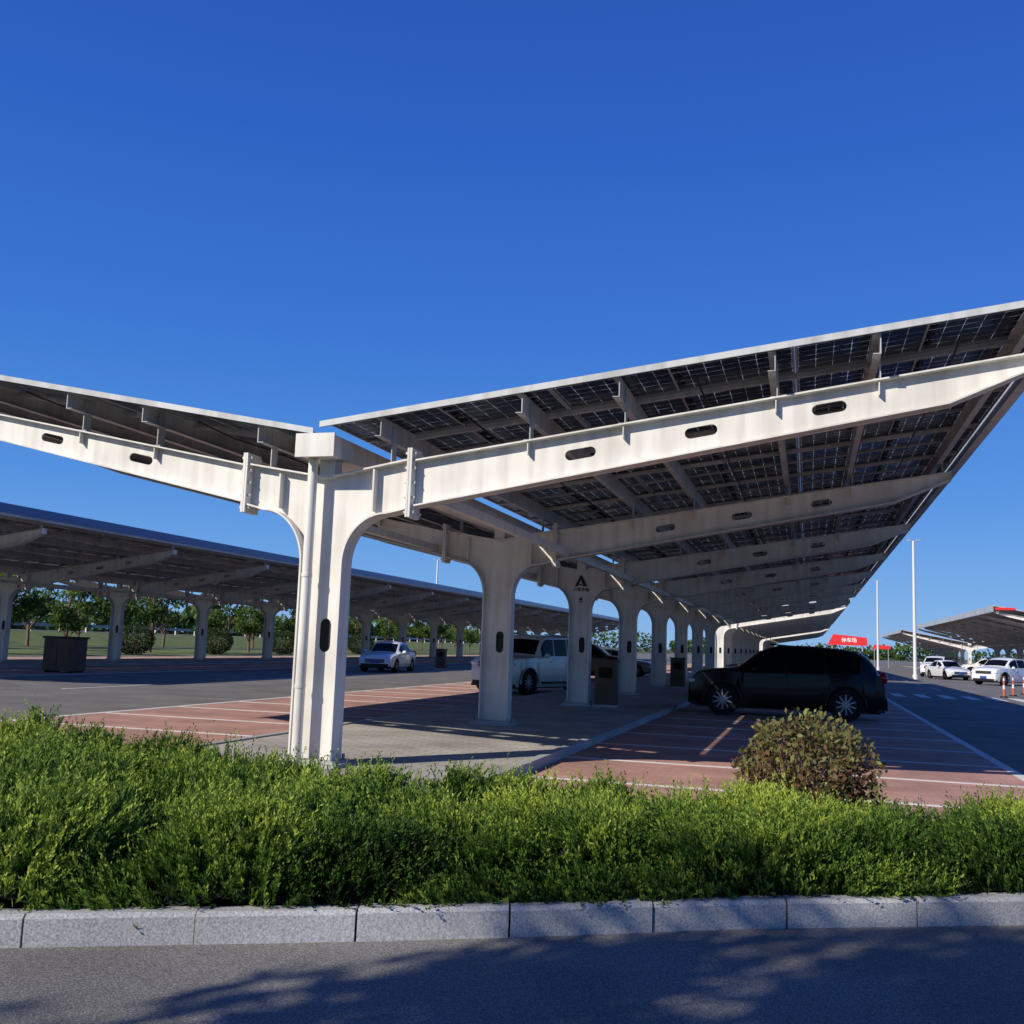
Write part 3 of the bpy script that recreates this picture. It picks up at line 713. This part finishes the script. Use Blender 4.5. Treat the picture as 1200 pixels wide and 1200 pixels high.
# ------------------------------------------------------------------ cars
def H_(Z): return max(Z)
def make_car(name, L, W, U, Z, belt, wins, ws, rw_, uf, ur, paint, label, loc, hd, group=None, rwheel=.35, spare=False, cab=.74, hood=.86, cabu=(.3, .9), sm=.018):
    root = empty(name, (loc[0], loc[1], 0), hd); tag(root, label, 'car', group)
    X = lambda u: L/2-u*L
    xf, xr = X(uf), X(ur); Ra = rwheel+.05; z0 = .25
    gu = np.linspace(-.1, 1.1, 601); gz = np.interp(gu, U, Z); kk = int(sm/.002); ker = np.hanning(2*kk+3)[1:-1]; ker /= ker.sum()
    gs = np.convolve(gz, ker, 'same')
    blend = np.clip(np.minimum(gu-.0, 1-gu)/.03, 0, 1); gs = gz*(1-blend)+gs*blend
    top = lambda u: float(np.interp(u, gu, gs))
    def sec(u):
        x = X(u); zt_ = top(u); e = abs(2*u-1)
        w_ = W/2*(1-.15*e**7)
        zb_ = z0 + .1*max(0, e-.9)*10*.6
        for xw in (xf, xr):
            d = abs(x-xw)
            if d < Ra: zb_ = max(zb_, rwheel+math.sqrt(Ra*Ra-d*d))
        b = min(belt+.05*(u-.3), zt_-.04)
        yr = float(np.interp(u, [0, cabu[0]-.06, cabu[0]+.1, cabu[1]-.04, 1], [hood, hood, cab, cab, cab+.06]))
        yr = yr if zt_ > belt+.02 else hood
        m_ = min(max(zb_+.02, .66), b-.02)
        return [(x, w_*.94, zb_), (x, w_*.982, min(max(zb_+.01, .42), m_-.005)), (x, w_, m_), (x, w_*.965, b), (x, w_*yr, zt_-.06), (x, w_*yr*.88, zt_-.010), (x, w_*yr*.45, zt_+.020), (x, 0, zt_+.028)]
    us = sorted(set([round(v, 4) for v in np.linspace(0, 1, 121)] + [float(v) for v in U]))
    vs = []; fs = []; K = 15
    for u in us:
        s_ = sec(u); vs += s_ + [(x, -y, z) for x, y, z in reversed(s_[:-1])]
    for i in range(len(us)-1):
        for k in range(K-1): fs.append((i*K+k, i*K+k+1, (i+1)*K+k+1, (i+1)*K+k))
    fs += [tuple(range(K)), tuple(reversed(range((len(us)-1)*K, len(us)*K)))]
    mb = MB(); mb.add(vs, fs); mb.build('body', paint, root, 38)
    mb = MB(); mb.box(-L/2+.15, L/2-.15, -W/2+.26, W/2-.26, .2, .6)
    mb.box(-L/2+.06, L/2-.06, -W/2+.12, W/2-.12, .24, .34)
    for xw in (xf, xr): mb.box(xw-.42, xw+.42, -W/2+.2, W/2-.2, .3, .8)
    mb.build('underbody', MT['black'], root)
    def patch(ua, ub, s0, s1, off, side, i0=3, i1=4, n=8):
        A_ = []
        for u in np.linspace(ua, ub, n):
            s_ = sec(u); a = Vector(s_[i0]); b = Vector(s_[i1])
            for t in (s0, s1):
                p = a.lerp(b, t); nrm = Vector((0, (b-a).z, -(b-a).y)).normalized()
                if nrm.y < 0: nrm = -nrm
                p = p+nrm*off; A_.append((p.x, p.y*side, p.z))
        return A_, [(2*i, 2*i+1, 2*i+3, 2*i+2) for i in range(n-1)]
    for (ua, ub) in wins:
        for sd in (1, -1):
            v_, f_ = patch(ua, ub, .06, .92, .012, sd, n=12); mb = MB(); mb.add(v_, f_); mb.build('side_window', MT['glass'], root)
    for nm, (ua, ub) in (('windscreen', ws), ('rear_window', rw_)):
        mb = MB(); rows = []
        for u in np.linspace(ua, ub, 8):
            s_ = sec(u); q = [(p[0]+(.008 if nm == 'windscreen' else -.008), p[1], p[2]+.010) for p in s_[5:]]; q[0] = (q[0][0], q[0][1]*.99, q[0][2])
            rows.append(q + [(x, -y, z) for x, y, z in reversed(q[:-1])])
        k = len(rows[0]); vs = [p for r_ in rows for p in r_]
        mb.add(vs, [(i*k+j, i*k+j+1, (i+1)*k+j+1, (i+1)*k+j) for i in range(7) for j in range(k-1)]); mb.build(nm, MT['glass'], root)
    ds = [(uf+ (Ra+.07)/L, (wins[0][1]+wins[1][0])/2-.002), ((wins[0][1]+wins[1][0])/2+.002, ur-(Ra-.06)/L)]
    for (ua, ub) in ds:
        for sd in (1, -1):
            mb = MB(); v1, f_ = patch(ua, ub, 0, 1, .006, sd, 1, 2, 6); v2, _ = patch(ua, ub, 0, .96, .006, sd, 2, 3, 6)
            n6 = 6; vv = [v1[2*i] for i in range(n6)] + [v1[2*i+1] for i in range(n6)] + [v2[2*i+1] for i in range(n6)]
            mb.add(vv, [(r0*n6+i, r0*n6+i+1, (r0+1)*n6+i+1, (r0+1)*n6+i) for r0 in range(2) for i in range(n6-1)])
            d = mb.build('door', paint, root, 60)
            xh = X(ub-.035); mb = MB(); yy = W/2*.97; mb.box(xh-.08, xh+.08, min(sd*yy, sd*(yy+.035)), max(sd*yy, sd*(yy+.035)), belt-.14, belt-.11); mb.build('handle', paint, d)
    zf = top(.03)
    for sd in (1, -1):
        mb = MB(); mb.ball((L/2-.10, sd*W*.375, zf-.17), .12, .17, .075); mb.build('headlight', MT['lampw'], root, 60)
        mb = MB(); mb.ball((-L/2+.07, sd*W*.40, min(belt, top(.95))-.03), .09, .10, .15); mb.build('tail_light', MT['lampr'], root, 60)
        xm_ = X(wins[0][0]+.02); mb = MB(); mb.ball((xm_, sd*(W/2+.10), belt+.06), .07, .11, .08); mb.box(xm_-.02, xm_+.02, min(sd*W*.46, sd*W*.52), max(sd*W*.46, sd*W*.52), belt, belt+.04)
        mb.build('wing_mirror', paint, root, 60)
    mb = MB(); mb.box(L/2-.05, L/2+.02, -W*.27, W*.27, zf-.28, zf-.10)
    for k in range(3): mb.box(L/2+.021, L/2+.026, -W*.27, W*.27, zf-.25+k*.05, zf-.235+k*.05, 1)
    mb.build('grille', [MT['black'], MT['rim']], root)
    mb = MB(); mb.box(L/2-.1, L/2+.015, -W*.38, W*.38, .27, .42); mb.build('front_bumper', MT['black'], root)
    mb = MB(); mb.box(-L/2-.015, -L/2+.1, -W*.38, W*.38, .30, .48); mb.build('rear_bumper', MT['black'], root)
    mb = MB(); mb.box(L/2+.03, L/2+.036, -.22, .22, .44, .58); mb.build('number_plate', MT['plate'], root)
    if spare:
        mb = MB(); mb.tube((-L/2-.24, 0, 1.02), (-L/2+.02, 0, 1.02), .39, n=24); mb.build('spare_wheel', MT['tyre'], root, 40)
        for sd in (1, -1):
            mb = MB(); a, b = sorted((sd*W*.49, sd*(W*.5+.12))); mb.box(X(.70), X(.34), a, b, .36, .42); mb.build('side_step', MT['black'], root)
    zc = top(.6)
    if H_(Z) > 1.6:
        for sd in (1, -1):
            mb = MB(); mb.tube((X(.42), sd*W/2*cab*.93, zc+.04), (X(.86), sd*W/2*cab*.93, top(.84)+.0), .016, n=6)
            mb.build('roof_rail', MT['rim'] if spare else MT['black'], root)
        for xw in (xf, xr):
            for sd in (1, -1):
                mb = MB(); P_ = []
                for k in range(13):
                    a = PI*(-.04+1.08*k/12)
                    for rr_, yo_ in ((Ra-.012, .0), (Ra+.05, .0), (Ra+.045, .018), (Ra-.005, .022)):
                        P_.append((xw+rr_*math.cos(a), sd*(W/2*.987+yo_), rwheel+rr_*math.sin(a)))
                mb.add(P_, [(k*4+j, k*4+(j+1) % 4, (k+1)*4+(j+1) % 4, (k+1)*4+j) for k in range(12) for j in range(4)])
                mb.build('wheel_arch', MT['black'] if not spare else MT['pgrey'], root, 40)
    for xw in (xf, xr):
        for sd in (1, -1):
            y = sd*(W/2-.13); mb = MB(); n = 28
            prof = [(.62, -.11), (.95, -.11), (1., -.08), (1., .08), (.95, .11), (.62, .11)]
            vs = [(xw+rwheel*r__*math.cos(2*math.pi*k/n), y+o_, rwheel+rwheel*r__*math.sin(2*math.pi*k/n)) for k in range(n) for r__, o_ in prof]
            p = len(prof); mb.add(vs, [(k*p+j, k*p+(j+1) % p, ((k+1) % n)*p+(j+1) % p, ((k+1) % n)*p+j) for k in range(n) for j in range(p)])
            wh = mb.build('wheel', MT['tyre'], root, 40)
            mb = MB(); yo = y+sd*.085; rr = rwheel*.66
            for k in range(10):
                a = 2*math.pi*k/10+.3; ca, sa = math.cos(a), math.sin(a); b_ = .020
                q = [(xw+ca*.03-sa*b_, yo, rwheel+sa*.03+ca*b_), (xw+ca*rr-sa*b_*.8, yo, rwheel+sa*rr+ca*b_*.8), (xw+ca*rr+sa*b_*.8, yo, rwheel+sa*rr-ca*b_*.8), (xw+ca*.03+sa*b_, yo, rwheel+sa*.03-ca*b_)]
                mb.hexa([*q, *[(x, y_-sd*.03, z) for x, y_, z in q]])
            prof = [(.93, .0), (1.02, .0), (1.02, -.05), (.93, -.05)]
            vs = [(xw+rr*r__*math.cos(2*math.pi*k/n), yo+sd*o_, rwheel+rr*r__*math.sin(2*math.pi*k/n)) for k in range(n) for r__, o_ in prof]
            mb.add(vs, [(k*4+j, k*4+(j+1) % 4, ((k+1) % n)*4+(j+1) % 4, ((k+1) % n)*4+j) for k in range(n) for j in range(4)])
            mb.tube((xw, yo-sd*.03, rwheel), (xw, yo+sd*.01, rwheel), .06, n=12)
            mb.build('rim', MT['rim'], wh)
            mb = MB(); mb.tube((xw, yo-sd*.10, rwheel), (xw, yo-sd*.04, rwheel), rr, n=20); mb.build('brake_disc', MT['black'], wh)
    return root
SUV = dict(L=4.75, W=1.94, U=[0, .010, .035, .12, .25, .37, .46, .62, .80, .90, .965, .985, 1], Z=[.70, .95, 1.05, 1.12, 1.18, 1.62, 1.76, 1.77, 1.71, 1.60, 1.18, 1.05, .62],
           belt=1.10, wins=[(.325, .50), (.515, .69), (.705, .87)], ws=(.265, .37), rw_=(.90, .955), uf=.18, ur=.80, rwheel=.40, sm=.04, cab=.78)
BOX = dict(L=4.4, W=1.88, U=[0, .008, .04, .16, .30, .375, .41, .72, .955, .985, .993, 1], Z=[.74, 1.08, 1.15, 1.18, 1.22, 1.78, 1.87, 1.90, 1.89, 1.25, 1.0, .6],
           belt=1.18, wins=[(.345, .50), (.515, .68), (.695, .93)], ws=(.305, .368), rw_=(.96, .982), uf=.185, ur=.79, rwheel=.41, cab=.86, hood=.92, sm=.012)
SED = dict(L=4.6, W=1.8, U=[0, .015, .06, .16, .29, .43, .52, .68, .80, .93, .985, 1], Z=[.55, .72, .80, .88, .95, 1.40, 1.47, 1.44, 1.14, 1.08, .98, .55],
           belt=.93, wins=[(.345, .50), (.52, .68), (.69, .75)], ws=(.295, .42), rw_=(.70, .79), uf=.19, ur=.79, rwheel=.33, sm=.035)
make_car('parked_car', **SUV, paint=MT['pdark'], label='black SUV parked side-on in the shade under the right roof wing', loc=(-.55, 27.4), hd=PI)
make_car('parked_car', **BOX, paint=MT['pbeige'], label='boxy silver-beige off-roader behind the second column', loc=(-8.85, 33.2), hd=PI*1.5-.34, spare=True)
make_car('parked_car', **SED, paint=MT['pwhite'], label='small white car in the sunlit left aisle', loc=(-20.2, 48.1), hd=R(276))
base_sed = make_car('parked_car', **SED, paint=MT['pdark'], label='dark car parked behind the black SUV, only its nose showing', loc=(-1.0, 35), hd=PI)
base_suv = make_car('parked_car', **SUV, paint=MT['pwhite'], label='distant white SUV at the foot of the tall lamp mast', loc=(10.6, 96), hd=PI*1.5-.3)
def dupcar(src, loc, hd, paint, label, group=None):
    c = copy_tree(src); c.location = (loc[0], loc[1], 0); c.rotation_euler = (0, 0, hd)
    c['label'] = label
    if group: c['group'] = group
    for ch in [o for o in ALL() if o.parent and (o.parent == c or o.parent.parent == c)]:
        if ch.name.split('.')[0] in ('body', 'door', 'handle', 'wing_mirror'):
            ch.material_slots[0].link = 'OBJECT'; ch.material_slots[0].material = paint
    return c
dupcar(base_suv, (12.3, 74), PI*1.5-.7, MT['pwhite'], 'white SUV facing the camera near the right edge, largest of the white cars there')
dupcar(base_suv, (-10.4, 49), 0, MT['pdark'], 'dark SUV seen between the second and third columns')
dupcar(base_sed, (-10.6, 58), 0, MT['pgrey'], 'grey car far down the left bays behind the third column')
dupcar(base_suv, (-.9, 42), PI, MT['pgrey'], 'grey SUV third along the right bays, behind two dark cars')
dupcar(base_sed, (10.4, 87), PI*1.5+.3, MT['pwhite'], 'small white sedan just left of the largest white car at right')
dupcar(base_sed, (17.0, 104), PI, MT['pgrey'], 'distant grey sedan under the right carport')
dupcar(base_suv, (17.0, 112), PI, MT['pwhite'], 'distant white SUV deep under the right carport')
dupcar(base_suv, (17.0, 93), PI, MT['pgrey'], 'grey SUV under the near end of the right carport')

# ------------------------------------------------------------------ street furniture
def charger(loc, label):
    r = empty('charging_post', loc); tag(r, label, 'charging post')
    mb = MB(); mb.box(-.27, .27, -.16, .16, .06, 1.12); mb.box(-.30, .30, -.19, .19, 1.12, 1.17); mb.build('cabinet', MT['kiosk'], r)
    mb = MB(); mb.box(-.17, .17, -.168, -.161, .72, .98); mb.build('screen', MT['glass'], r)
    mb = MB(); mb.box(-.31, .31, -.2, .2, 0, .06); mb.build('plinth', MT['granite'], r)
    return r
charger((-4.85, 25.6, .11), 'dark charging cabinet beside the third column')
charger((-4.85, 40.3, .11), 'dark charging cabinet farther down the walkway beside the fifth column')
k = empty('waste_kiosk', (-25.75, 31.4, 0)); tag(k, 'dark brown box-like cabinet standing at the far left beside the aisle', 'cabinet')
mb = MB(); mb.box(-.6, .6, -.4, .4, .08, 1.22); mb.build('cabinet', MT['kiosk'], k)
mb = MB(); mb.box(-.65, .65, -.45, .45, 1.22, 1.29); mb.build('lid', MT['black'], k)
for x0, x1 in ((-.52, -.02), (.02, .52)):
    mb = MB(); mb.box(x0, x1, -.415, -.402, .2, 1.12); mb.build('door', MT['kiosk'], k)
for x in (-.5, .5):
    mb = MB(); mb.box(x-.06, x+.06, -.35, .35, 0, .08); mb.build('foot', MT['black'], k)
charger((-19.9, 55, 0), 'dark cabinet standing right of the small white car')
def mast(loc, h, label):
    r = empty('lamp_mast', loc); tag(r, label, 'lamp mast')
    mb = MB(); mb.tube((0, 0, .0), (0, 0, .35), .2, .18, 14); mb.tube((0, 0, .35), (0, 0, h), .14, .08, 14); mb.build('pole', MT['lampbody'], r, 40)
    for s in (1, -1):
        mb = MB(); mb.tube((0, 0, h-.15), (s*.22, 0, h+.03), .03, .025, 6); mb.box(min(s*.18, s*.5), max(s*.18, s*.5), -.12, .12, h+.0, h+.07); mb.build('lamp_head', MT['galv'], r)
    return r
mast((7.6, 82, 0), 10.3, 'tall white lamp mast rising at the right, nearer of two')
mast((7.7, 126, 0), 10.3, 'tall white lamp mast at the right, farther and left of the nearer one')
mast((-38.5, 104, 0), 10.3, 'slim lamp mast rising behind the left carport')
def delin(loc, label):
    r = empty('delineator_post', loc); tag(r, label, 'traffic post', 'orange and white traffic posts at the right edge')
    mb = MB(); mb.tube((0, 0, 0), (0, 0, .06), .18, .15, 16); mb.build('base', MT['black'], r, 40)
    for z0, z1, m in ((.06, .36, 'orange'), (.36, .54, 'lampbody'), (.54, .72, 'orange'), (.72, .84, 'lampbody'), (.84, .92, 'orange')):
        mb = MB(); mb.tube((0, 0, z0), (0, 0, z1), .06-.03*z0, .06-.03*z1, 14); mb.build('band', MT[m], r, 40)
for i, (x, y) in enumerate([(8.2, 49.5), (9.0, 52), (10.0, 55)]):
    delin((x, y, 0), 'orange and white striped traffic post on the aisle at the right edge')
def banner(loc, wd, h, z, txt, label):
    r = empty('banner_sign', loc); tag(r, label, 'sign')
    for s in (1, -1):
        mb = MB(); mb.tube((s*(wd/2-.3), .05, 0), (s*(wd/2-.3), .05, z+h*.6), .045, n=8); mb.build('post', MT['galv'], r)
    mb = MB(); mb.plate([(-wd/2, z), (wd/2, z), (wd/2-.05, z+h*.75), (-wd/2+.35, z+h)], [], -.05, 0)
    mb.build('board', MT['bred'], r)
    if txt: text_mesh(txt, .30, 'lettering', MT['wtxt'], r, (.1, -.06, z+h*.45), (PI/2, 0, 0), off=.006)
banner((2.3, 66.5, 0), 2.35, .66, 2.2, '停车场', 'red banner sign with white characters, above the black SUV')
banner((9.6, 150, 0), 2.4, .6, 2.6, '', 'small plain red banner sign, just left of the tall lamp mast')
